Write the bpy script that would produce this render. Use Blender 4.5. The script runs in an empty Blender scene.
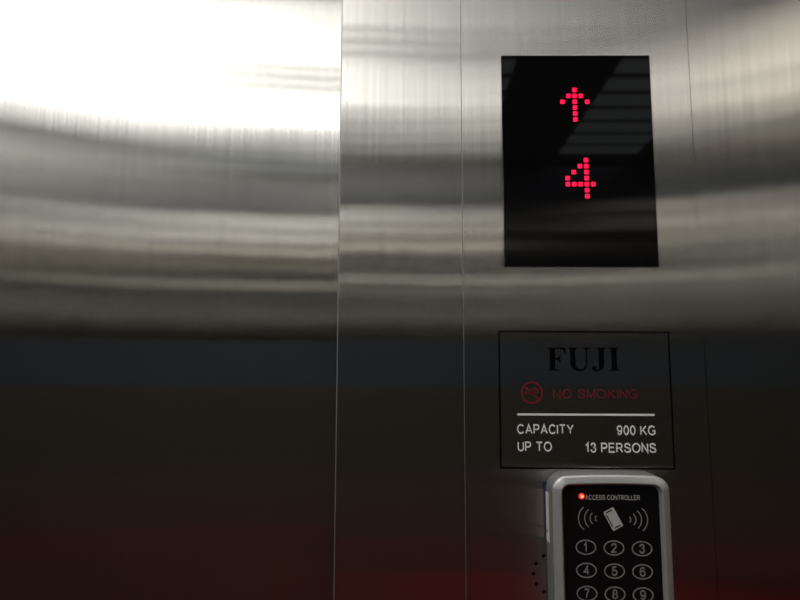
import bpy, bmesh, math
from mathutils import Vector, Matrix, Euler

sc = bpy.context.scene
COL = sc.collection
PI = math.pi

# ------------------------------------------------------------------ camera
F = 655.0                       # focal length in pixels of the 800 px frame
CZ = 1.60                       # eye height of the phone
CD = 0.40                       # distance from the front wall (its face is y = 0)
PITCH, YAW, ROLL = math.radians(7.075), math.radians(0.447), math.radians(0.139)

fw = Vector((-math.sin(YAW) * math.cos(PITCH), math.cos(YAW) * math.cos(PITCH), math.sin(PITCH)))
rt0 = Vector((math.cos(YAW), math.sin(YAW), 0))
up0 = rt0.cross(fw)
RT = math.cos(ROLL) * rt0 + math.sin(ROLL) * up0
UP = -math.sin(ROLL) * rt0 + math.cos(ROLL) * up0
cam_data = bpy.data.cameras.new('camera')
cam = bpy.data.objects.new('camera', cam_data)
COL.objects.link(cam)
cam_data.sensor_width = 36.0
cam_data.lens = F * 36.0 / 800.0
cam_data.clip_start = 0.01
M = Matrix((RT, UP, -fw)).transposed().to_4x4()
M.translation = Vector((0, -CD, CZ))
cam.matrix_world = M
sc.camera = cam


def at(px, py, y=0.0):
    """point of the depth plane `y` that was measured at photo position px, py -> (x, z)"""
    v = (px - 400) / F * RT - (py - 300) / F * UP + fw
    v = v * ((CD + y) / v.y)
    return v.x, v.z + CZ


# ------------------------------------------------------------------ materials
def new_mat(name):
    m = bpy.data.materials.new(name)
    m.use_nodes = True
    nt = m.node_tree
    nt.nodes.clear()
    out = nt.nodes.new('ShaderNodeOutputMaterial')
    return m, nt, out


def plain(name, rgb, rough=0.5, metal=0.0, noise=0.06, scale=60.0, spec=0.5, bump=0.0):
    """a painted / plastic surface with a little procedural unevenness"""
    m, nt, out = new_mat(name)
    N, L = nt.nodes, nt.links
    b = N.new('ShaderNodeBsdfPrincipled')
    tc = N.new('ShaderNodeTexCoord')
    nz = N.new('ShaderNodeTexNoise')
    nz.inputs['Scale'].default_value = scale
    nz.inputs['Detail'].default_value = 4
    L.new(tc.outputs['Object'], nz.inputs['Vector'])
    mr = N.new('ShaderNodeMapRange')
    mr.inputs[3].default_value = 1 - noise
    mr.inputs[4].default_value = 1 + noise
    L.new(nz.outputs['Fac'], mr.inputs[0])
    mx = N.new('ShaderNodeVectorMath')
    mx.operation = 'SCALE'
    mx.inputs[0].default_value = rgb
    L.new(mr.outputs[0], mx.inputs['Scale'])
    L.new(mx.outputs[0], b.inputs['Base Color'])
    b.inputs['Roughness'].default_value = rough
    b.inputs['Metallic'].default_value = metal
    b.inputs['Specular IOR Level'].default_value = spec
    if bump:
        bp = N.new('ShaderNodeBump')
        bp.inputs['Strength'].default_value = bump
        bp.inputs['Distance'].default_value = 0.0005
        L.new(nz.outputs['Fac'], bp.inputs['Height'])
        L.new(bp.outputs[0], b.inputs['Normal'])
    L.new(b.outputs[0], out.inputs[0])
    return m


def glow(name, rgb, strength):
    m, nt, out = new_mat(name)
    e = nt.nodes.new('ShaderNodeEmission')
    e.inputs[0].default_value = (*rgb, 1)
    e.inputs[1].default_value = strength
    nt.links.new(e.outputs[0], out.inputs[0])
    return m


def brushed(name, rgb, ax1=0.13, ay1=0.0016, ax2=0.50, ay2=0.0030, jitter=0.0025, wave=0.005, streak=0.10, wide=0.50, seed=0.0):
    """stainless steel ground with vertical lines: reflections smear sideways"""
    m, nt, out = new_mat(name)
    N, L = nt.nodes, nt.links
    tc = N.new('ShaderNodeTexCoord')
    geo = N.new('ShaderNodeNewGeometry')

    def noise(sx, sy, sz, detail, w):
        mp = N.new('ShaderNodeMapping')
        mp.inputs['Scale'].default_value = (sx, sy, sz)
        mp.inputs['Location'].default_value = (seed + w, seed * 1.7, w * 3.1)
        L.new(tc.outputs['Object'], mp.inputs['Vector'])
        n = N.new('ShaderNodeTexNoise')
        n.inputs['Scale'].default_value = 1.0
        n.inputs['Detail'].default_value = detail
        L.new(mp.outputs[0], n.inputs['Vector'])
        return n.outputs['Fac']

    fine = noise(640, 640, 7, 3, 0.0)        # grain, a millimetre apart
    mid = noise(300, 300, 4, 2, 5.0)         # wider grind marks
    broad = noise(9, 9, 16, 2, 11.0)         # the sheet is not quite flat

    def centred(sock, amp):
        s = N.new('ShaderNodeMath'); s.operation = 'SUBTRACT'
        L.new(sock, s.inputs[0]); s.inputs[1].default_value = 0.5
        k = N.new('ShaderNodeMath'); k.operation = 'MULTIPLY'
        L.new(s.outputs[0], k.inputs[0]); k.inputs[1].default_value = amp
        return k.outputs[0]

    def add(a, b):
        s = N.new('ShaderNodeMath'); s.operation = 'ADD'
        L.new(a, s.inputs[0]); L.new(b, s.inputs[1])
        return s.outputs[0]

    tilt = add(add(centred(fine, jitter * 2.2), centred(mid, jitter)), centred(broad, wave))
    cz = N.new('ShaderNodeCombineXYZ')
    L.new(tilt, cz.inputs[2])
    nn = N.new('ShaderNodeVectorMath'); nn.operation = 'ADD'
    L.new(geo.outputs['Normal'], nn.inputs[0]); L.new(cz.outputs[0], nn.inputs[1])
    nrm = N.new('ShaderNodeVectorMath'); nrm.operation = 'NORMALIZE'
    L.new(nn.outputs[0], nrm.inputs[0])
    tan = N.new('ShaderNodeCombineXYZ')          # the grain runs upright
    tan.inputs[2].default_value = 1.0

    bright = add(centred(fine, streak * 2.0), centred(mid, streak))
    one = N.new('ShaderNodeMath'); one.operation = 'ADD'
    L.new(bright, one.inputs[0]); one.inputs[1].default_value = 1.0
    col = N.new('ShaderNodeVectorMath'); col.operation = 'SCALE'
    col.inputs[0].default_value = rgb
    L.new(one.outputs[0], col.inputs['Scale'])

    def gloss(side, along, dist):
        """lobe width sideways and along the grain"""
        g = N.new('ShaderNodeBsdfAnisotropic')
        g.distribution = dist
        g.inputs['Roughness'].default_value = (side * along) ** 0.25
        g.inputs['Anisotropy'].default_value = 1 - math.sqrt(along / side)
        L.new(col.outputs[0], g.inputs['Color'])
        L.new(nrm.outputs[0], g.inputs['Normal'])
        L.new(tan.outputs[0], g.inputs['Tangent'])
        return g
    g1, g2 = gloss(ax1, ay1, 'GGX'), gloss(ax2, ay2, 'BECKMANN')
    mx = N.new('ShaderNodeMixShader')
    mx.inputs[0].default_value = wide
    L.new(g1.outputs[0], mx.inputs[1]); L.new(g2.outputs[0], mx.inputs[2])
    L.new(mx.outputs[0], out.inputs[0])
    return m


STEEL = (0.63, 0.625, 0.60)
m_door = brushed('brushed_steel_door', STEEL, seed=1.0)
m_column = brushed('brushed_steel_column', STEEL, seed=4.0)
m_panel = brushed('brushed_steel_panel', STEEL, seed=7.0)
m_jamb = brushed('brushed_steel_jamb', STEEL, seed=9.0)
m_side = brushed('brushed_steel_side', STEEL, seed=13.0)
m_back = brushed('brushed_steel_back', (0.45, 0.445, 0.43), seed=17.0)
m_edge = plain('satin_edge', (0.30, 0.30, 0.29), rough=0.5, metal=0.8)
m_mat = plain('mat_red', (0.55, 0.014, 0.022), rough=0.9, noise=0.2, scale=200, spec=0.1)
m_floor = plain('floor_vinyl', (0.10, 0.062, 0.056), rough=0.5, noise=0.4, scale=25)
m_ceil = plain('ceiling_plate', (0.10, 0.10, 0.10), rough=0.5)
m_slat = glow('slat_glow', (0.95, 1.0, 1.0), 0.28)
m_bar = plain('lamp_bar_paint', (0.10, 0.10, 0.10), rough=0.5)
m_lamp = glow('lamp_diffuser', (1.0, 0.975, 0.93), 3.6)
m_frame = plain('lamp_frame_paint', (0.55, 0.55, 0.53), rough=0.4)
m_band_slate = brushed('reflection_slate', (0.23, 0.25, 0.30), seed=21.0)
m_cream = plain('cladding_warm', (0.72, 0.67, 0.57), rough=0.6)
m_dark = plain('reflection_charcoal', (0.082, 0.056, 0.050), rough=0.7, spec=0.2)
m_grey = plain('cladding_grey', (0.10, 0.098, 0.09), rough=0.65, spec=0.3)
m_band_dark = brushed('reflection_dark_slate', (0.07, 0.07, 0.072), seed=27.0)
m_taupe = brushed('reflection_taupe', (0.21, 0.195, 0.17), seed=31.0)
m_navy = plain('reflection_navy', (0.050, 0.059, 0.076), rough=0.7, spec=0.2)
m_brown = plain('reflection_brown', (0.058, 0.051, 0.043), rough=0.7, spec=0.2)
m_maroon = plain('reflection_maroon', (0.12, 0.042, 0.042), rough=0.7, spec=0.2)
m_red = plain('reflection_red', (0.31, 0.020, 0.026), rough=0.7, spec=0.2)
m_screen = plain('screen_acrylic', (0.004, 0.004, 0.0045), rough=0.04, noise=0.02)
m_led = glow('lit_led', (1.0, 0.010, 0.060), 1.6)
m_led_red = glow('status_red', (1.0, 0.03, 0.015), 2.2)
m_led_core = glow('status_core', (1.0, 0.35, 0.12), 4.0)
m_ink_black = plain('ink_black', (0.004, 0.004, 0.004), rough=0.8, spec=0.0)
m_ink_red = plain('ink_red', (0.20, 0.010, 0.020), rough=0.6, spec=0.2)
m_ink_white = plain('ink_white', (0.92, 0.92, 0.90), rough=0.7, spec=0.1)
m_silver = plain('silver_plastic', (0.56, 0.56, 0.56), rough=0.34, metal=0.55, noise=0.04, scale=900, bump=0.1)
m_shell = plain('grey_shell_plastic', (0.16, 0.16, 0.155), rough=0.45, noise=0.05, scale=600)
m_black = plain('keypad_black', (0.005, 0.005, 0.0055), rough=0.35, noise=0.15, scale=500, spec=0.3)
m_print = plain('keypad_print', (0.27, 0.27, 0.265), rough=0.6)
m_card = plain('keypad_card_print', (0.52, 0.52, 0.50), rough=0.6)
m_sticker = plain('sticker_paper', (0.62, 0.60, 0.52), rough=0.6, noise=0.15, scale=250)
m_blue = plain('sticker_blue', (0.006, 0.016, 0.09), rough=0.5)
m_hole = plain('hole_black', (0.004, 0.004, 0.004), rough=0.9, spec=0.05)


# ------------------------------------------------------------------ mesh helpers
def obj(name, bm, mat, parent=None, loc=(0, 0, 0), smooth=False, mats=None):
    me = bpy.data.meshes.new(name)
    bmesh.ops.recalc_face_normals(bm, faces=bm.faces[:])
    bm.to_mesh(me)
    bm.free()
    for mm in (mats or [mat]):
        me.materials.append(mm)
    if smooth:
        for p in me.polygons:
            p.use_smooth = True
    o = bpy.data.objects.new(name, me)
    COL.objects.link(o)
    if parent:
        o.parent = parent
    o.location = loc
    return o


def empty(name, loc):
    o = bpy.data.objects.new(name, None)
    o.empty_display_size = 0.02
    COL.objects.link(o)
    o.location = loc
    return o


def tag(o, label, cat, group=None):
    o['label'] = label
    o['category'] = cat
    if group:
        o['group'] = group


def struct(o, label=None, cat=None):
    o['kind'] = 'structure'
    if label:
        tag(o, label, cat)
    return o


def box_bm(x0, x1, y0, y1, z0, z1, bevel=0.0, seg=2, bm=None):
    own = bm is None
    if own:
        bm = bmesh.new()
    r = bmesh.ops.create_cube(bm, size=1.0)
    for v in r['verts']:
        v.co = Vector((x0 + (v.co.x + .5) * (x1 - x0), y0 + (v.co.y + .5) * (y1 - y0), z0 + (v.co.z + .5) * (z1 - z0)))
    if bevel:
        es = set()
        for v in r['verts']:
            es.update(v.link_edges)
        bmesh.ops.bevel(bm, geom=list(es), offset=bevel, segments=seg, affect='EDGES', profile=0.5)
    return bm


def poly_bm(polys, y_back, y_front, bm=None):
    """outlines in (x, z), facing -y, extruded from y_back to y_front (y_front < y_back)"""
    bm = bm or bmesh.new()
    for pts in polys:
        a = [bm.verts.new((x, y_front, z)) for x, z in pts]
        b = [bm.verts.new((x, y_back, z)) for x, z in pts]
        n = len(pts)
        bm.faces.new(a)
        bm.faces.new(b[::-1])
        for i in range(n):
            j = (i + 1) % n
            bm.faces.new((a[i], b[i], b[j], a[j]))
    return bm


def ring_bm(outer, inner, y_back, y_front, bm=None):
    bm = bm or bmesh.new()
    n = len(outer)
    L = []
    for pts, y in ((outer, y_front), (inner, y_front), (inner, y_back), (outer, y_back)):
        L.append([bm.verts.new((x, y, z)) for x, z in pts])
    for i in range(n):
        j = (i + 1) % n
        for a, b in ((0, 1), (1, 2), (2, 3), (3, 0)):
            bm.faces.new((L[a][i], L[b][i], L[b][j], L[a][j]))
    return bm


def ellipse(cx, cz, rx, rz, n=40):
    return [(cx + rx * math.cos(2 * PI * i / n), cz + rz * math.sin(2 * PI * i / n)) for i in range(n)]


def arc_strip(cx, cz, r, a0, a1, w, n=14):
    o = [(cx + (r + w / 2) * math.cos(a0 + (a1 - a0) * i / n), cz + (r + w / 2) * math.sin(a0 + (a1 - a0) * i / n)) for i in range(n + 1)]
    q = [(cx + (r - w / 2) * math.cos(a0 + (a1 - a0) * i / n), cz + (r - w / 2) * math.sin(a0 + (a1 - a0) * i / n)) for i in range(n + 1)]
    return o + q[::-1]


def rrect(x0, x1, z0, z1, r, n=8):
    pts = []
    for cx, cz, a in ((x1 - r, z1 - r, 0), (x0 + r, z1 - r, 90), (x0 + r, z0 + r, 180), (x1 - r, z0 + r, 270)):
        for i in range(n + 1):
            t = math.radians(a + 90 * i / n)
            pts.append((cx + r * math.cos(t), cz + r * math.sin(t)))
    return pts


def loft(layers, cap_first=True, cap_last=True):
    """layers: list of (outline points, y)"""
    bm = bmesh.new()
    L = [[bm.verts.new((x, y, z)) for x, z in pts] for pts, y in layers]
    n = len(L[0])
    for a, b in zip(L, L[1:]):
        for i in range(n):
            j = (i + 1) % n
            bm.faces.new((a[i], a[j], b[j], b[i]))
    if cap_first:
        bm.faces.new(L[0])
    if cap_last:
        bm.faces.new(L[-1][::-1])
    return bm


def spline(pts, n=6):
    """smooth curve through the points"""
    out = []
    P = [pts[0]] + list(pts) + [pts[-1]]
    for i in range(1, len(P) - 2):
        p0, p1, p2, p3 = P[i - 1], P[i], P[i + 1], P[i + 2]
        for k in range(n):
            t = k / n
            out.append(tuple(0.5 * (2 * q1 + (q2 - q0) * t + (2 * q0 - 5 * q1 + 4 * q2 - q3) * t * t + (3 * q1 - q0 - 3 * q2 + q3) * t ** 3)
                             for q0, q1, q2, q3 in zip(p0, p1, p2, p3)))
    out.append(pts[-1])
    return out


def earc(cx, cy, rx, ry, a0, a1, n=22):
    return [(cx + rx * math.cos(math.radians(a0 + (a1 - a0) * i / n)), cy + ry * math.sin(math.radians(a0 + (a1 - a0) * i / n))) for i in range(n + 1)]


SIX = spline([(.56, .78), (.48, .95), (.31, 1), (.11, .88), (.01, .60), (.01, .35), (.09, .09), (.31, 0), (.52, .08), (.60, .31), (.52, .53), (.31, .62), (.10, .52), (.02, .36)])
GLYPH = {
    'A': ([[(0, 0), (.42, 1), (.84, 0)], [(.13, .32), (.71, .32)]], .84),
    'C': ([earc(.44, .5, .44, .5, 40, 320)], .82),
    'E': ([[(.68, 1), (0, 1), (0, 0), (.70, 0)], [(0, .53), (.62, .53)]], .68),
    'G': ([earc(.46, .5, .46, .5, 42, 315) + [(.86, .16), (.86, .46), (.48, .46)]], .86),
    'I': ([[(0, 0), (0, 1)]], 0.0),
    'K': ([[(0, 0), (0, 1)], [(.72, 1), (0, .32)], [(.26, .57), (.76, 0)]], .74),
    'L': ([[(0, 1), (0, 0), (.58, 0)]], .58),
    'M': ([[(0, 0), (0, 1), (.42, .08), (.84, 1), (.84, 0)]], .84),
    'N': ([[(0, 0), (0, 1), (.70, 0), (.70, 1)]], .70),
    'O': ([earc(.47, .5, .47, .5, 0, 360, 36)], .94),
    'P': ([[(0, 0), (0, 1)] + [(.40, 1)] + earc(.40, .73, .27, .27, 90, -90, 12) + [(0, .46)]], .67),
    'R': ([[(0, 0), (0, 1)] + [(.42, 1)] + earc(.42, .735, .27, .265, 90, -90, 12) + [(0, .47)], [(.38, .47), (.74, 0)]], .72),
    'S': ([spline([(.70, .74), (.60, .93), (.36, 1), (.12, .93), (.04, .75), (.14, .59), (.38, .51), (.64, .42), (.74, .25), (.64, .07), (.37, 0), (.10, .08), (0, .29)])], .74),
    'T': ([[(0, 1), (.76, 1)], [(.38, 1), (.38, 0)]], .76),
    'U': ([[(0, 1), (0, .34)] + earc(.35, .34, .35, .34, 180, 360, 16) + [(.70, 1)]], .70),
    'Y': ([[(0, 1), (.40, .44), (.80, 1)], [(.40, .44), (.40, 0)]], .80),
    '0': ([earc(.29, .5, .29, .5, 0, 360, 32)], .58),
    '1': ([[(0, .74), (.15, .84), (.28, 1), (.28, 0)]], .36),
    '2': ([spline([(.03, .72), (.10, .92), (.30, 1), (.52, .92), (.58, .73), (.50, .54), (.26, .30), (.06, .10), (0, 0)]) + [(.60, 0)]], .60),
    '3': ([spline([(.03, .76), (.12, .94), (.30, 1), (.50, .93), (.55, .76), (.47, .60), (.26, .54)]), spline([(.26, .54), (.50, .48), (.60, .29), (.50, .07), (.29, 0), (.09, .07), (0, .26)])], .60),
    '4': ([[(.46, 0), (.46, 1), (0, .30), (.64, .30)]], .64),
    '5': ([[(.55, 1), (.13, 1), (.05, .50)] + spline([(.05, .50), (.28, .62), (.50, .55), (.60, .33), (.50, .08), (.28, 0), (.08, .07), (0, .26)])], .60),
    '6': ([SIX], .60),
    '7': ([[(0, 1), (.60, 1)] + spline([(.60, 1), (.38, .60), (.26, .30), (.20, 0)])], .60),
    '8': ([earc(.30, .76, .25, .24, 0, 360, 24), earc(.30, .26, .30, .26, 0, 360, 24)], .60),
    '9': ([[(.60 - x, 1 - y) for x, y in SIX]], .60),
    '*': ([[(.3, .2), (.3, .9)], [(0, .38), (.6, .72)], [(0, .72), (.6, .38)]], .60),
    '#': ([[(.15, 0), (.27, 1)], [(.40, 0), (.52, 1)], [(0, .34), (.64, .34)], [(.03, .66), (.67, .66)]], .66),
}


def stroke_polys(path, w):
    """quads along a centre line, mitred at its corners"""
    n = len(path)
    L, Rr = [], []
    closed = abs(path[0][0] - path[-1][0]) < 1e-6 and abs(path[0][1] - path[-1][1]) < 1e-6
    for i in range(n):
        p = Vector(path[i])
        a = Vector(path[i - 1]) if i else (Vector(path[-2]) if closed else None)
        b = Vector(path[i + 1]) if i < n - 1 else (Vector(path[1]) if closed else None)
        d0 = (p - a).normalized() if a is not None and (p - a).length > 1e-9 else None
        d1 = (b - p).normalized() if b is not None and (b - p).length > 1e-9 else None
        d0 = d0 or d1
        d1 = d1 or d0
        n0, n1 = Vector((-d0.y, d0.x)), Vector((-d1.y, d1.x))
        m = n0 + n1
        m = m.normalized() if m.length > 1e-6 else n0
        k = w / 2 / max(m.dot(n1), 0.38)
        L.append(tuple(p + m * k))
        Rr.append(tuple(p - m * k))
    return [[L[i], L[i + 1], Rr[i + 1], Rr[i]] for i in range(n - 1)]


def text_bm(s, x0, x1, zb, cap, y_back, y_front, weight=0.13, rot=0.0, gap=0.25, aspect=None):
    """upright sans lettering: baseline zb, cap height cap, stretched to run from x0 to x1"""
    x, quads = weight / 2, []
    for ch in s:
        if ch == ' ':
            x += 0.50
            continue
        paths, w = GLYPH[ch]
        for p in paths:
            quads += stroke_polys([(px + x, weight / 2 + py * (1 - weight)) for px, py in p], weight)
        x += w + gap
    total = x - gap + weight / 2
    k = (x1 - x0) / total
    cr, sr = math.cos(rot), math.sin(rot)
    polys = []
    for q in quads:
        polys.append([(x0 + px * k * cr - pz * cap * sr, zb + px * k * sr + pz * cap * cr) for px, pz in q])
    return poly_bm(polys, y_back, y_front)


# ------------------------------------------------------------------ the cab (setting)
XL, XR = -1.12, 1.15            # side walls
YB = -1.473                     # back wall
ZC = CZ + 0.65                  # ceiling
YD = 0.082                      # face of the car door, set back behind the return
XS1, XS2, XS3 = -0.0416, 0.0355, 0.1820   # seams of the front wall

struct(obj('floor', box_bm(XL - .05, XR + .05, YB - .05, 0.25, -0.05, 0.0), m_floor))
mat = obj('added_red_mat', box_bm(0.0, 0.60, -1.40, -0.06, 0.0, 0.008, 0.003), m_mat)  # unseen mat, added to redden the low reflections in the steel
tag(mat, 'red mat added on the lift floor to redden the reflections', 'mat')
struct(obj('ceiling', box_bm(XL - .05, XR + .05, YB - .05, 0.25, ZC, ZC + 0.05), m_ceil))
struct(obj('wall_left', box_bm(XL - .05, XL, YB, 0.0, 0.0, ZC), m_side))
struct(obj('wall_right', box_bm(XR, XR + .05, YB, 0.0, 0.0, ZC), m_side))
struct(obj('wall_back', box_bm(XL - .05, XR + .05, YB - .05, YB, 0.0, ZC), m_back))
# boards added on the back wall, coloured to put bands into the steel's reflections
struct(obj('reflection_board_1', box_bm(XL, XR, YB, YB + .002, CZ + 0.528, ZC), m_band_slate))
struct(obj('reflection_board_2', box_bm(XL, XR, YB, YB + .004, CZ - 0.02, CZ + 0.125, 0.001), m_navy))
struct(obj('reflection_board_3', box_bm(XL, XR, YB, YB + .004, CZ - 0.27, CZ - 0.02, 0.001), m_brown))
struct(obj('reflection_board_4', box_bm(XL, XR, YB, YB + .004, CZ - 0.43, CZ - 0.27, 0.001), m_dark))
struct(obj('reflection_board_5', box_bm(XL, XR, YB, YB + .002, CZ + 0.312, CZ + 0.350), m_band_dark))
struct(obj('reflection_board_6', box_bm(XL, XR, YB, YB + .002, CZ + 0.264, CZ + 0.277), m_band_dark))
struct(obj('reflection_board_9', box_bm(XL, XR, YB, YB + .002, CZ + 0.352, CZ + 0.435), m_taupe))
struct(obj('reflection_board_10', box_bm(XL, -0.081, YB, YB + .004, CZ - 0.78, CZ - 0.52, 0.001), m_dark))

struct(obj('reflection_board_7', box_bm(XL, XR, YB, YB + .004, CZ - 0.52, CZ - 0.43, 0.001), m_maroon))
struct(obj('reflection_board_8', box_bm(-0.08, 0.85, YB, YB + .004, CZ - 0.78, CZ - 0.52, 0.001), m_red))


def upright(x0, x1, y0, y1, z0, z1, bl=0.0, br=0.0):
    """a standing sheet whose front left / right arris is eased by bl / br"""
    prof = [(x1, y1), (x0, y1)]
    for b, cx, a0, a1 in ((bl, x0 + bl, 180, 270), (br, x1 - br, 270, 360)):
        if b:
            prof += [(cx + b * math.cos(math.radians(a0 + (a1 - a0) * i / 4)), y0 + b + b * math.sin(math.radians(a0 + (a1 - a0) * i / 4))) for i in range(5)]
        else:
            prof += [(cx, y0)]
    bm = bmesh.new()
    lo = [bm.verts.new((x, y, z0)) for x, y in prof]
    hi = [bm.verts.new((x, y, z1)) for x, y in prof]
    bm.faces.new(lo)
    bm.faces.new(hi[::-1])
    n = len(prof)
    for i in range(n):
        f = bm.faces.new((lo[i], hi[i], hi[(i + 1) % n], lo[(i + 1) % n]))
        if bl and 2 <= i <= 5:
            f.material_index = 1            # satin arris, rough enough to catch the ceiling light
    return bm


# car door leaf, recessed; transom above it; the far return
DX0 = -0.94
struct(obj('door_1', box_bm(-0.96, XS1 + 0.03, YD, YD + 0.03, 0.0, 2.12, 0.001), m_door))
struct(obj('wall_front_transom', box_bm(DX0, XS1 - 0.0005, 0.0, 0.06, 2.10, ZC), m_column))
struct(obj('wall_front_far', box_bm(XL - .05, DX0, 0.0, 0.075, 0.0, ZC, 0.0007), m_column))
# return column beside the door and the jamb right of the operating panel
struct(obj('wall_front', upright(XS1, XS2, 0.0, 0.075, 0.0, ZC, 0.0006, 0.0), m_column, mats=[m_column, m_edge]))
struct(obj('wall_front_jamb', upright(XS3 + 0.0001, XR + .05, 0.0, 0.075, 0.0, ZC), m_jamb))

# ------------------------------------------------------------------ ceiling lamp and slats
lamp = empty('ceiling_light', (-0.5, -0.865, ZC))
tag(lamp, 'large flat white ceiling light over the left half of the lift', 'light')
m_fill_strip = glow('fill_strip_glow', (1.0, 0.975, 0.93), 4.2)
strip = obj('fill_strip', box_bm(-0.95, 0.45, -0.34, -0.18, ZC - 0.012, ZC, 0.002), m_fill_strip)  # added out of view to light the lettering and keypad from above
tag(strip, 'narrow white fill light added just inside the lift door', 'light')


def loc_to(o, ex, ez=0, ey=0):
    return o


LX0, LX1, LY0, LY1 = -0.95, -0.12, -1.045, -0.46
bm = ring_bm([(LX0 - .02, LY0 - .02), (LX1 + .02, LY0 - .02), (LX1 + .02, LY1 + .02), (LX0 - .02, LY1 + .02)],
             [(LX0, LY0), (LX1, LY0), (LX1, LY1), (LX0, LY1)], 0, 1)


def flat_ring(outer, inner, z0, z1):
    b = ring_bm(outer, inner, 0, 1)
    for v in b.verts:
        x, y, z = v.co
        v.co = Vector((x, z, z0 + y * (z1 - z0)))
    return b


bm.free()
bm = flat_ring([(LX0 - .02, LY0 - .02), (LX1 + .02, LY0 - .02), (LX1 + .02, LY1 + .02), (LX0 - .02, LY1 + .02)],
               [(LX0, LY0), (LX1, LY0), (LX1, LY1), (LX0, LY1)], ZC, ZC - 0.014)
bm.transform(Matrix.Translation((0.5, 0.865, -ZC)))
obj('light_frame', bm, m_frame, lamp)
bm = box_bm(LX0, LX1, LY0, LY1, ZC - 0.010, ZC)
bm.transform(Matrix.Translation((0.5, 0.865, -ZC)))
obj('diffuser', bm, m_lamp, lamp)
for y in (-0.703, -0.748, -0.794):
    bm = box_bm(-0.40, LX1 + 0.3, y - .0035, y + .0035, ZC - 0.022, ZC - 0.012)
    bm.transform(Matrix.Translation((0.5, 0.865, -ZC)))
    obj('cross_bar', bm, m_bar, lamp)

m_fill_warm = glow('warm_fill_glow', (1.0, 0.90, 0.76), 2.0)
rfill = empty('warm_fill_light', (0.90, -0.865, ZC))  # lamp and bar added out of view to brighten and band the right side
tag(rfill, 'small warm fill light added over the right side of the lift', 'light')
for nm, bb, mt in (('diffuser', box_bm(0.70, 1.10, -1.06, -0.60, ZC - 0.008, ZC), m_fill_warm),
                   ('cross_bar', box_bm(0.70, 1.10, -0.93, -0.88, ZC - 0.016, ZC - 0.008), m_bar)):
    bb.transform(Matrix.Translation(-Vector(rfill.location)))
    obj(nm, bb, mt, rfill)

# ceiling slats, with a glow added to brighten them, either side of a dark strip
for ends, words in (((None, 0.225), 'ceiling slats given a dim glow around the large white lamp'), ((0.44, 0.66), 'ceiling slats given a dim glow beside the added warm lamp')):
    root = empty('glowing_slats', ((ends[1] if ends[0] is None else ends[0]), -0.9, ZC))
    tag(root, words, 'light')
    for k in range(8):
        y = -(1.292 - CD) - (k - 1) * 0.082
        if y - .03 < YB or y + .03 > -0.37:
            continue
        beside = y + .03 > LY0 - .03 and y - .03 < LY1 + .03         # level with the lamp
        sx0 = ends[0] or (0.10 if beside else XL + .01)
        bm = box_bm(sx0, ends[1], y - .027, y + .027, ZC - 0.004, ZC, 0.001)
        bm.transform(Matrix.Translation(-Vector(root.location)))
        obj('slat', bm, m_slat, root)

# ------------------------------------------------------------------ operating panel
panel = empty('operating_panel', ((XS2 + XS3) / 2, 0, 0.75))
tag(panel, 'tall brushed steel operating panel carrying the black floor display, printed notice and keypad', 'control panel')
PO = Vector(panel.location)
HOLES = [(543.6, 556), (536.2, 563.8), (533.4, 574), (536.6, 584), (544.2, 591.8)]
hole_xz = [at(*h) for h in HOLES]
HR = 0.00112


def plate_with_holes(x0, x1, z0, z1, yb, yf, bev):
    o = obj('faceplate', upright(x0, x1, yf, yb, z0, z1, bev, bev * 0.4), m_panel, mats=[m_panel, m_edge])
    bm = bmesh.new()
    for hx, hz in hole_xz:
        n = 20
        a = [bm.verts.new((hx + HR * math.cos(2 * PI * i / n), yf - .002, hz + HR * math.sin(2 * PI * i / n))) for i in range(n)]
        b = [bm.verts.new((v.co.x, yf + .0035, v.co.z)) for v in a]
        bm.faces.new(a)
        bm.faces.new(b[::-1])
        for i in range(n):
            bm.faces.new((a[i], b[i], b[(i + 1) % n], a[(i + 1) % n]))
    cut = obj('cutter', bm, m_hole)
    md = o.modifiers.new('cut', 'BOOLEAN')
    md.object = cut
    md.operation = 'DIFFERENCE'
    md.solver = 'EXACT'
    dg = bpy.context.evaluated_depsgraph_get()
    dg.update()
    me = bpy.data.meshes.new_from_object(o.evaluated_get(dg))
    o.modifiers.clear()
    old = o.data
    o.data = me
    me.name = 'faceplate'
    bpy.data.meshes.remove(old)
    bpy.data.objects.remove(cut)
    return o


fp = plate_with_holes(XS2 + 0.0001, XS3 - 0.0001, 0.75, 2.05, 0.012, 0.0, 0.0004)
fp.parent = panel
fp.data.transform(Matrix.Translation(-PO))
for hx, hz in hole_xz:
    bm = poly_bm([ellipse(0, 0, HR * .98, HR * .98, 20)], 0.0034, 0.0020)
    obj('speaker_hole', bm, m_hole, panel, loc=Vector((hx, 0, hz)) - PO)
# the wall above and below the operating panel
struct(obj('wall_front_infill', box_bm(XS2, XS3, 0.0125, 0.075, 0.0, ZC), m_column))
struct(obj('wall_front_top', box_bm(XS2 + .0003, XS3, 0.0, 0.0125, 2.0505, ZC), m_column))
struct(obj('wall_front_base', box_bm(XS2 + .0003, XS3, 0.0, 0.0125, 0.0, 0.7495), m_column))


# ------------------------------------------------------------------ floor display
def px_poly(pts, y=0.0):
    return [at(px, py, y) for px, py in pts]


dx0, dz0 = at(502.6, 266.9)[0], at(580, 266.9)[1]
dx0, dx1, dz0, dz1 = 0.0614, 0.1564, CZ + 0.07045, CZ + 0.2080
disp = empty('floor_display', ((dx0 + dx1) / 2, 0, dz0))
tag(disp, 'black glossy floor display showing a red dotted up arrow and numeral four', 'display')
DO = Vector(disp.location)


def child(name, bm, mat, root, smooth=False, **k):
    bm.transform(Matrix.Translation(-Vector(root.matrix_basis.translation)))
    return obj(name, bm, mat, root, smooth=smooth, **k)


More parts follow.
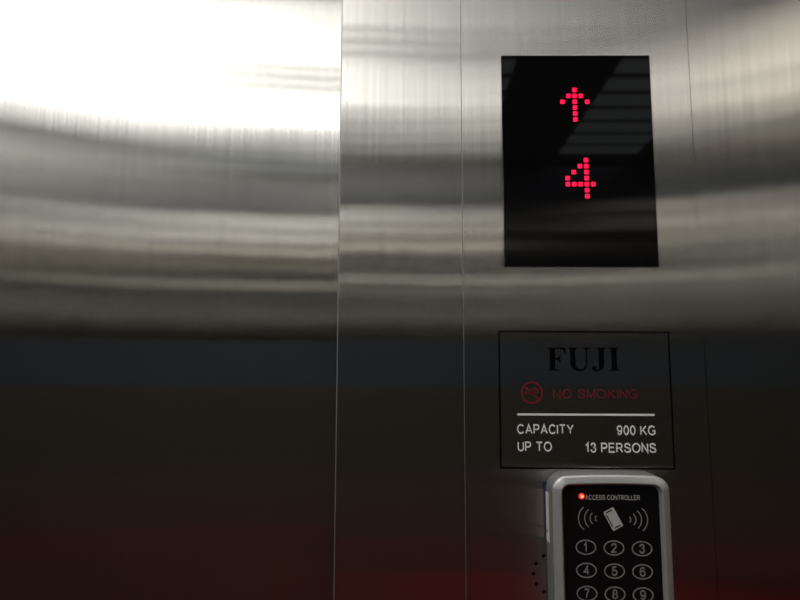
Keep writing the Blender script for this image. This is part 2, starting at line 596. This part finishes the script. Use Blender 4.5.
child('screen', box_bm(dx0, dx1, -0.0012, 0.0, dz0, dz1, 0.0002, 1), m_screen, disp)


def dots(cells, grid):
    """red LED points; grid maps column,row to photo position"""
    polys = []
    for c, r in cells:
        px, py = grid(c, r)
        x, z = at(px, py, -0.0012)
        h = 0.00140
        polys.append(rrect(x - h, x + h, z - h, z + h, 0.0004, 2))
    return poly_bm(polys, -0.0012, -0.0014)


arrow = [(2, 0), (1, 1), (2, 1), (3, 1), (0, 2), (2, 2), (4, 2), (2, 3), (2, 4), (2, 5)]
four = [(3, 0), (2, 1), (3, 1), (1, 2), (3, 2), (0, 3), (3, 3), (0, 4), (1, 4), (2, 4), (3, 4), (4, 4), (3, 5), (3, 6)]
child('lit_arrow', dots(arrow, lambda c, r: (562.0 + c * 6.2 + r * 0.2, 90.0 + r * 5.9)), m_led, disp)
child('lit_numeral', dots(four, lambda c, r: (567.0 + c * 6.33 + r * 0.22, 160.1 + r * 6.02)), m_led, disp)

# ------------------------------------------------------------------ capacity notice (printed on the steel)
ROT = math.radians(-0.176)
nx0, nz0 = at(501, 467.5)
nx1, nz1 = at(668, 332.4)
nx0, nx1 = 0.0573, 0.16045
nz0, nz1 = CZ - 0.0512, CZ + 0.0302
note = empty('capacity_notice', ((nx0 + nx1) / 2, 0, nz0))
tag(note, 'black outlined printed notice with no smoking sign and lift capacity below the floor display', 'notice')
INK = -0.00012


def frame_pts(o):
    c = [(nx0 - o, nz0 - o), (nx1 + o, nz0 - o), (nx1 + o, nz1 + o), (nx0 - o, nz1 + o)]
    mx, mz = (nx0 + nx1) / 2, (nz0 + nz1) / 2
    cr, sr = math.cos(ROT), math.sin(ROT)
    return [(mx + (x - mx) * cr - (z - mz) * sr, mz + (x - mx) * sr + (z - mz) * cr) for x, z in c]


child('outline', ring_bm(frame_pts(0.0005), frame_pts(-0.0005), 0, INK), m_ink_black, note)


def serif_fuji():
    """bold roman capitals F U J I; unit = cap height"""
    def bez(p0, p1, p2, p3, n=8):
        r = []
        for i in range(n + 1):
            t = i / n
            r.append(tuple((1 - t) ** 3 * a + 3 * (1 - t) ** 2 * t * b + 3 * (1 - t) * t * t * c + t ** 3 * d for a, b, c, d in zip(p0, p1, p2, p3)))
        return r
    s = 0.035
    Fp = [(0.0, 0), (0.0, s), (0.06, s + .01), (0.11, 0.10), (0.11, 0.90), (0.06, 0.955), (0.0, 0.965), (0.0, 1.0),
          (0.86, 1.0), (0.88, 0.70), (0.845, 0.70), (0.80, 0.83), (0.73, 0.905), (0.62, 0.93), (0.36, 0.93), (0.36, 0.545),
          (0.46, 0.545), (0.55, 0.59), (0.59, 0.70), (0.62, 0.70), (0.62, 0.32), (0.59, 0.32), (0.55, 0.43), (0.46, 0.475),
          (0.36, 0.475), (0.36, 0.10), (0.41, s + .01), (0.50, s), (0.50, 0)]
    U = [(0.0, 1.0), (0.0, 0.965), (0.06, 0.955), (0.11, 0.90), (0.11, 0.35)]
    U += bez((0.11, 0.35), (0.11, 0.02), (0.38, -0.025), (0.55, -0.025))[1:]
    U += bez((0.55, -0.025), (0.80, -0.025), (0.92, 0.12), (0.92, 0.36))[1:]
    U += [(0.92, 0.83), (0.95, 0.92), (1.05, 0.965), (1.05, 1.0), (0.72, 1.0), (0.72, 0.965), (0.83, 0.92), (0.855, 0.83), (0.855, 0.36)]
    U += bez((0.855, 0.36), (0.855, 0.16), (0.74, 0.07), (0.60, 0.07))[1:]
    U += bez((0.60, 0.07), (0.44, 0.07), (0.36, 0.15), (0.36, 0.33))[1:]
    U += [(0.36, 0.90), (0.41, 0.955), (0.49, 0.965), (0.49, 1.0)]
    J = [(0.22, 1.0), (0.22, 0.965), (0.30, 0.955), (0.345, 0.90), (0.345, 0.20)]
    J += bez((0.345, 0.20), (0.345, 0.08), (0.31, 0.03), (0.25, 0.03), 5)[1:]
    J += [(0.215, 0.05), (0.225, 0.12)]
    J += bez((0.225, 0.12), (0.225, 0.24), (0.0, 0.25), (-0.005, 0.12), 6)[1:]
    J += bez((-0.005, 0.12), (-0.005, 0.02), (0.10, -0.025), (0.24, -0.025), 6)[1:]
    J += bez((0.24, -0.025), (0.46, -0.025), (0.595, 0.08), (0.595, 0.30), 6)[1:]
    J += [(0.595, 0.90), (0.64, 0.955), (0.72, 0.965), (0.72, 1.0)]
    I = [(0.0, 0), (0.0, s), (0.08, s + .01), (0.125, 0.10), (0.125, 0.90), (0.08, 0.955), (0.0, 0.965), (0.0, 1.0),
         (0.50, 1.0), (0.50, 0.965), (0.42, 0.955), (0.375, 0.90), (0.375, 0.10), (0.42, s + .01), (0.50, s), (0.50, 0)]
    out, x = [], 0.0
    for g, adv in ((Fp, 0.98), (U, 1.13), (J, 0.83), (I, 0.50)):
        out.append([(px + x, pz) for px, pz in g])
        x += adv
    return out, x


gl, gw = serif_fuji()
ux0, uz0 = at(547.8, 370.6)
ux1, _ = at(619.8, 370.6)
cap = at(580, 347.6)[1] - uz0
child('heading_text', poly_bm([[(ux0 + px / gw * (ux1 - ux0), uz0 + pz * cap) for px, pz in g] for g in gl], 0, INK), m_ink_black, note)

# no smoking symbol
sx, sz = at(531.9, 392.7)
SR = 0.0067
bm = ring_bm(ellipse(sx, sz, SR, SR), ellipse(sx, sz, SR * .85, SR * .85), 0, INK)
c, s = math.cos(-PI / 4), math.sin(-PI / 4)


def rbar(x0, x1, z0, z1, ang=0.0):
    ca, sa = math.cos(ang), math.sin(ang)
    return [(sx + x * ca - z * sa, sz + x * sa + z * ca) for x, z in ((x0, z0), (x1, z0), (x1, z1), (x0, z1))]


poly_bm([rbar(-SR * .87, SR * .87, -SR * .075, SR * .075, -PI / 4),
         rbar(-SR * .62, SR * .20, -SR * .13, SR * .06), rbar(SR * .27, SR * .36, -SR * .13, SR * .06), rbar(SR * .43, SR * .52, -SR * .13, SR * .06),
         [(sx + x * SR, sz + z * SR) for x, z in ((.02, .42), (.10, .30), (.24, .25), (.38, .25), (.46, .18), (.50, .10), (.42, .10), (.36, .17), (.22, .17), (.06, .23), (-.04, .36))],
         [(sx + x * SR, sz + z * SR) for x, z in ((.22, .47), (.34, .44), (.50, .38), (.60, .26), (.62, .10), (.54, .10), (.51, .22), (.44, .31), (.32, .36), (.20, .39))]], 0, INK, bm)
child('no_smoking_symbol', bm, m_ink_red, note)


def line_text(name, s, pxa, pxb, pyb, cap_px, mat, root, yf=INK, yb=0.0, weight=0.13, rot=ROT, gap=0.31):
    xa, za = at(pxa, pyb, yb)
    xb, _ = at(pxb, pyb, yb)
    cp = at(pxa, pyb - cap_px, yb)[1] - za
    return child(name, text_bm(s, xa, xb, za, cp, yb, yf, weight, rot, gap), mat, root)


line_text('warning_text', 'NO SMOKING', 553.5, 637.5, 398.4, 9.6, m_ink_red, note, weight=0.115)
lx0, lz0 = at(517.4, 415.4)
lx1, _ = at(654.6, 415.9)
lz1 = at(654.6, 416.0)[1]
child('divider_line', poly_bm([[(lx0, lz0), (lx1, lz1), (lx1, lz1 + .00125), (lx0, lz0 + .00125)]], 0, INK), m_ink_white, note)
line_text('capacity_text', 'CAPACITY', 517.2, 573.8, 434.0, 10.0, m_ink_white, note, weight=0.155)
line_text('weight_text', '900 KG', 617.0, 655.6, 435.2, 10.0, m_ink_white, note, weight=0.155)
line_text('limit_text', 'UP TO', 517.8, 552.0, 451.4, 10.0, m_ink_white, note, weight=0.155)
line_text('persons_text', '13 PERSONS', 585.4, 656.4, 452.6, 10.0, m_ink_white, note, weight=0.155)

# ------------------------------------------------------------------ access controller
AY = -0.019                                         # how far the bezel stands off the steel
ax0, ax1 = 0.0832, 0.1506
az1 = CZ - 0.0530
az0 = az1 - 0.098
ctrl = empty('mounted_access_controller', ((ax0 + ax1) / 2, 0, az0))
tag(ctrl, 'silver and black access controller keypad with a lit red dot under the printed notice', 'keypad')


def body_outline(i, r):
    """rounded rectangle, its top edge slightly crowned"""
    pts = rrect(ax0 + i, ax1 - i, az0 + i, az1 - i, r)
    # subdivide the long top and bottom runs so that they can bow
    out = []
    n = len(pts)
    for k in range(n):
        p, q = pts[k], pts[(k + 1) % n]
        out.append(p)
        if abs(p[0] - q[0]) > 0.02:
            for t in range(1, 8):
                out.append((p[0] + (q[0] - p[0]) * t / 8, p[1] + (q[1] - p[1]) * t / 8))
    cx, hw = (ax0 + ax1) / 2, (ax1 - ax0) / 2
    cz = (az0 + az1) / 2
    res = []
    for x, z in out:
        u = (x - cx) / hw
        bow = 0.0011 * (1 - u * u)
        res.append((x, z + (bow if z > cz else -bow)))
    return res


shell = [(body_outline(0.0010, 0.0090), 0.0), (body_outline(0.0, 0.0095), -0.0010), (body_outline(0.0, 0.0095), -0.0060),
         (body_outline(0.0004, 0.0092), -0.0120), (body_outline(0.0012, 0.0085), -0.0150)]
child('housing', loft(shell), m_shell, ctrl, smooth=True)
rim = [(body_outline(0.0014, 0.0075), -0.0150), (body_outline(0.0008, 0.0078), -0.0153), (body_outline(0.0007, 0.0078), -0.0170),
       (body_outline(0.0010, 0.0076), -0.0176), (body_outline(0.0016, 0.0072), -0.0180), (body_outline(0.0046, 0.0054), -0.0192),
       (body_outline(0.0049, 0.0052), AY - .0003), (body_outline(0.0052, 0.0050), -0.0191), (body_outline(0.0055, 0.0048), -0.0186),
       (body_outline(0.0064, 0.0042), -0.0162), (body_outline(0.0066, 0.0042), -0.0156)]
child('bezel', loft(rim), m_silver, ctrl, smooth=True)
FY = -0.0164
face = child('keypad_face', loft([(body_outline(0.00655, 0.0042), -0.0158), (body_outline(0.00655, 0.0042), FY)]), m_black, ctrl)
PY = FY - 0.0001

# sticker on the left side of the housing, with a blue strip against the wall
child('side_label', box_bm(ax0 - 0.0005, ax0 + 0.0006, -0.0085, -0.0030, az1 - 0.0390, az1 - 0.0110, 0.0004, 2), m_sticker, ctrl)
child('blue_strip', box_bm(ax0 - 0.0006, ax0 + 0.0012, -0.0022, 0.0, az1 - 0.0390, az1 - 0.0055, 0.0003, 1), m_blue, ctrl)

child('label_mark', box_bm(ax0 - 0.00056, ax0 - 0.0004, -0.0068, -0.0046, az1 - 0.0335, az1 - 0.0318), m_ink_red, ctrl)

# red status light
lxp, lzp = at(581.6, 496.2, FY)
bm = bmesh.new()
bmesh.ops.create_uvsphere(bm, u_segments=20, v_segments=10, radius=1.0)
for v in bm.verts:
    v.co = Vector((lxp + v.co.x * .00160, FY + v.co.y * .0008, lzp + v.co.z * .00160))
led = child('status_light', bm, m_led_red, ctrl, smooth=True)
bm = bmesh.new()
bmesh.ops.create_uvsphere(bm, u_segments=16, v_segments=8, radius=1.0)
for v in bm.verts:
    v.co = Vector((lxp + v.co.x * .00068 + .0001, FY - .0005 + v.co.y * .0006, lzp + v.co.z * .00068))
bm.transform(Matrix.Translation(-Vector(ctrl.location)))
obj('lit_core', bm, m_led_core, led, smooth=True)

line_text('title_text', 'ACCESS CONTROLLER', 585.2, 639.8, 499.8, 5.0, m_card, ctrl, yf=PY, yb=FY, weight=0.16, gap=0.32)

# card symbol between two groups of waves
kx, kz = at(613.2, 519.0, FY)
ang = math.radians(27.5)


def kpt(x, z):
    return (kx + x * math.cos(ang) - z * math.sin(ang), kz + x * math.sin(ang) + z * math.cos(ang))


S = 0.00058                                         # one photo pixel on the keypad face
card = [kpt(x, z) for x, z in rrect(-5.6 * S, 5.6 * S, -10 * S, 10 * S, 1.2 * S, 4)]
ci = child('card_symbol', poly_bm([card], FY, PY), m_card, ctrl)
bm = poly_bm([[kpt(x * S, z * S) for x, z in q] for q in (
    ((-3.6, 7.6), (3.2, 7.6), (3.2, 8.7), (-3.6, 8.7)), ((-3.2, -8.7), (3.6, -8.7), (3.6, -7.6), (-3.2, -7.6)),
    ((-4.6, -6.5), (-3.6, -6.5), (-3.6, 6.5), (-4.6, 6.5)))], PY, PY - .00004)
bm.transform(Matrix.Translation(-Vector(ctrl.location)))
obj('card_marks', bm, m_ink_black, ci)

for side, spec in (('l', ((578.4, 10.6), (584.6, 8.2), (590.0, 5.2), (595.4, 2.6))), ('r', ((647.6, 10.6), (641.6, 8.2), (636.0, 5.2), (630.8, 2.6)))):
    for px, half in spec:
        wx, wz = at(px, 518.4 if side == 'l' else 519.6, FY)
        hh = half * S
        r = hh / math.sin(math.radians(52))
        if side == 'l':
            p = arc_strip(wx + r, wz, r, math.radians(128), math.radians(232), 0.00055)
        else:
            p = arc_strip(wx - r, wz, r, math.radians(52), math.radians(-52), 0.00055)
        child('signal_wave', poly_bm([p], FY, PY), m_print, ctrl)

# keys: an oval ring, the digit is its sub-part
rows = [['1', '2', '3'], ['4', '5', '6'], ['7', '8', '9'], ['*', '0', '#']]
for r, row in enumerate(rows):
    for cidx, dgt in enumerate(row):
        px = 585.9 + cidx * 28.05 + r * 0.55
        py = 547.2 + r * 23.15 + cidx * 0.75
        x, z = at(px, py, FY)
        ko = child('key_ring', ring_bm(ellipse(x, z, 10.0 * S, 7.1 * S), ellipse(x, z, 8.9 * S, 6.0 * S), FY, PY), m_print, ctrl)
        w = {'1': 1.7, '*': 2.0}.get(dgt, 2.75) * S
        h = 4.5 * S
        bm = text_bm(dgt, x - w - (0.5 * S if dgt == '1' else 0), x + w - (0.5 * S if dgt == '1' else 0), z - h, 2 * h, FY, PY, 0.15)
        bm.transform(Matrix.Translation(-Vector(ctrl.location)))
        obj('digit', bm, m_print, ko)

# ------------------------------------------------------------------ world and view
w = bpy.data.worlds.new('world')
sc.world = w
w.use_nodes = True
w.node_tree.nodes['Background'].inputs[0].default_value = (0.02, 0.02, 0.02, 1)
w.node_tree.nodes['Background'].inputs[1].default_value = 0.0
sc.view_settings.view_transform = 'Standard'
sc.view_settings.look = 'None'
sc.view_settings.exposure = 0.0
sc.view_settings.gamma = 1.0
sc.view_settings.use_curve_mapping = False
sc.cycles.max_bounces = 24
sc.cycles.glossy_bounces = 20
sc.cycles.sample_clamp_indirect = 4.0
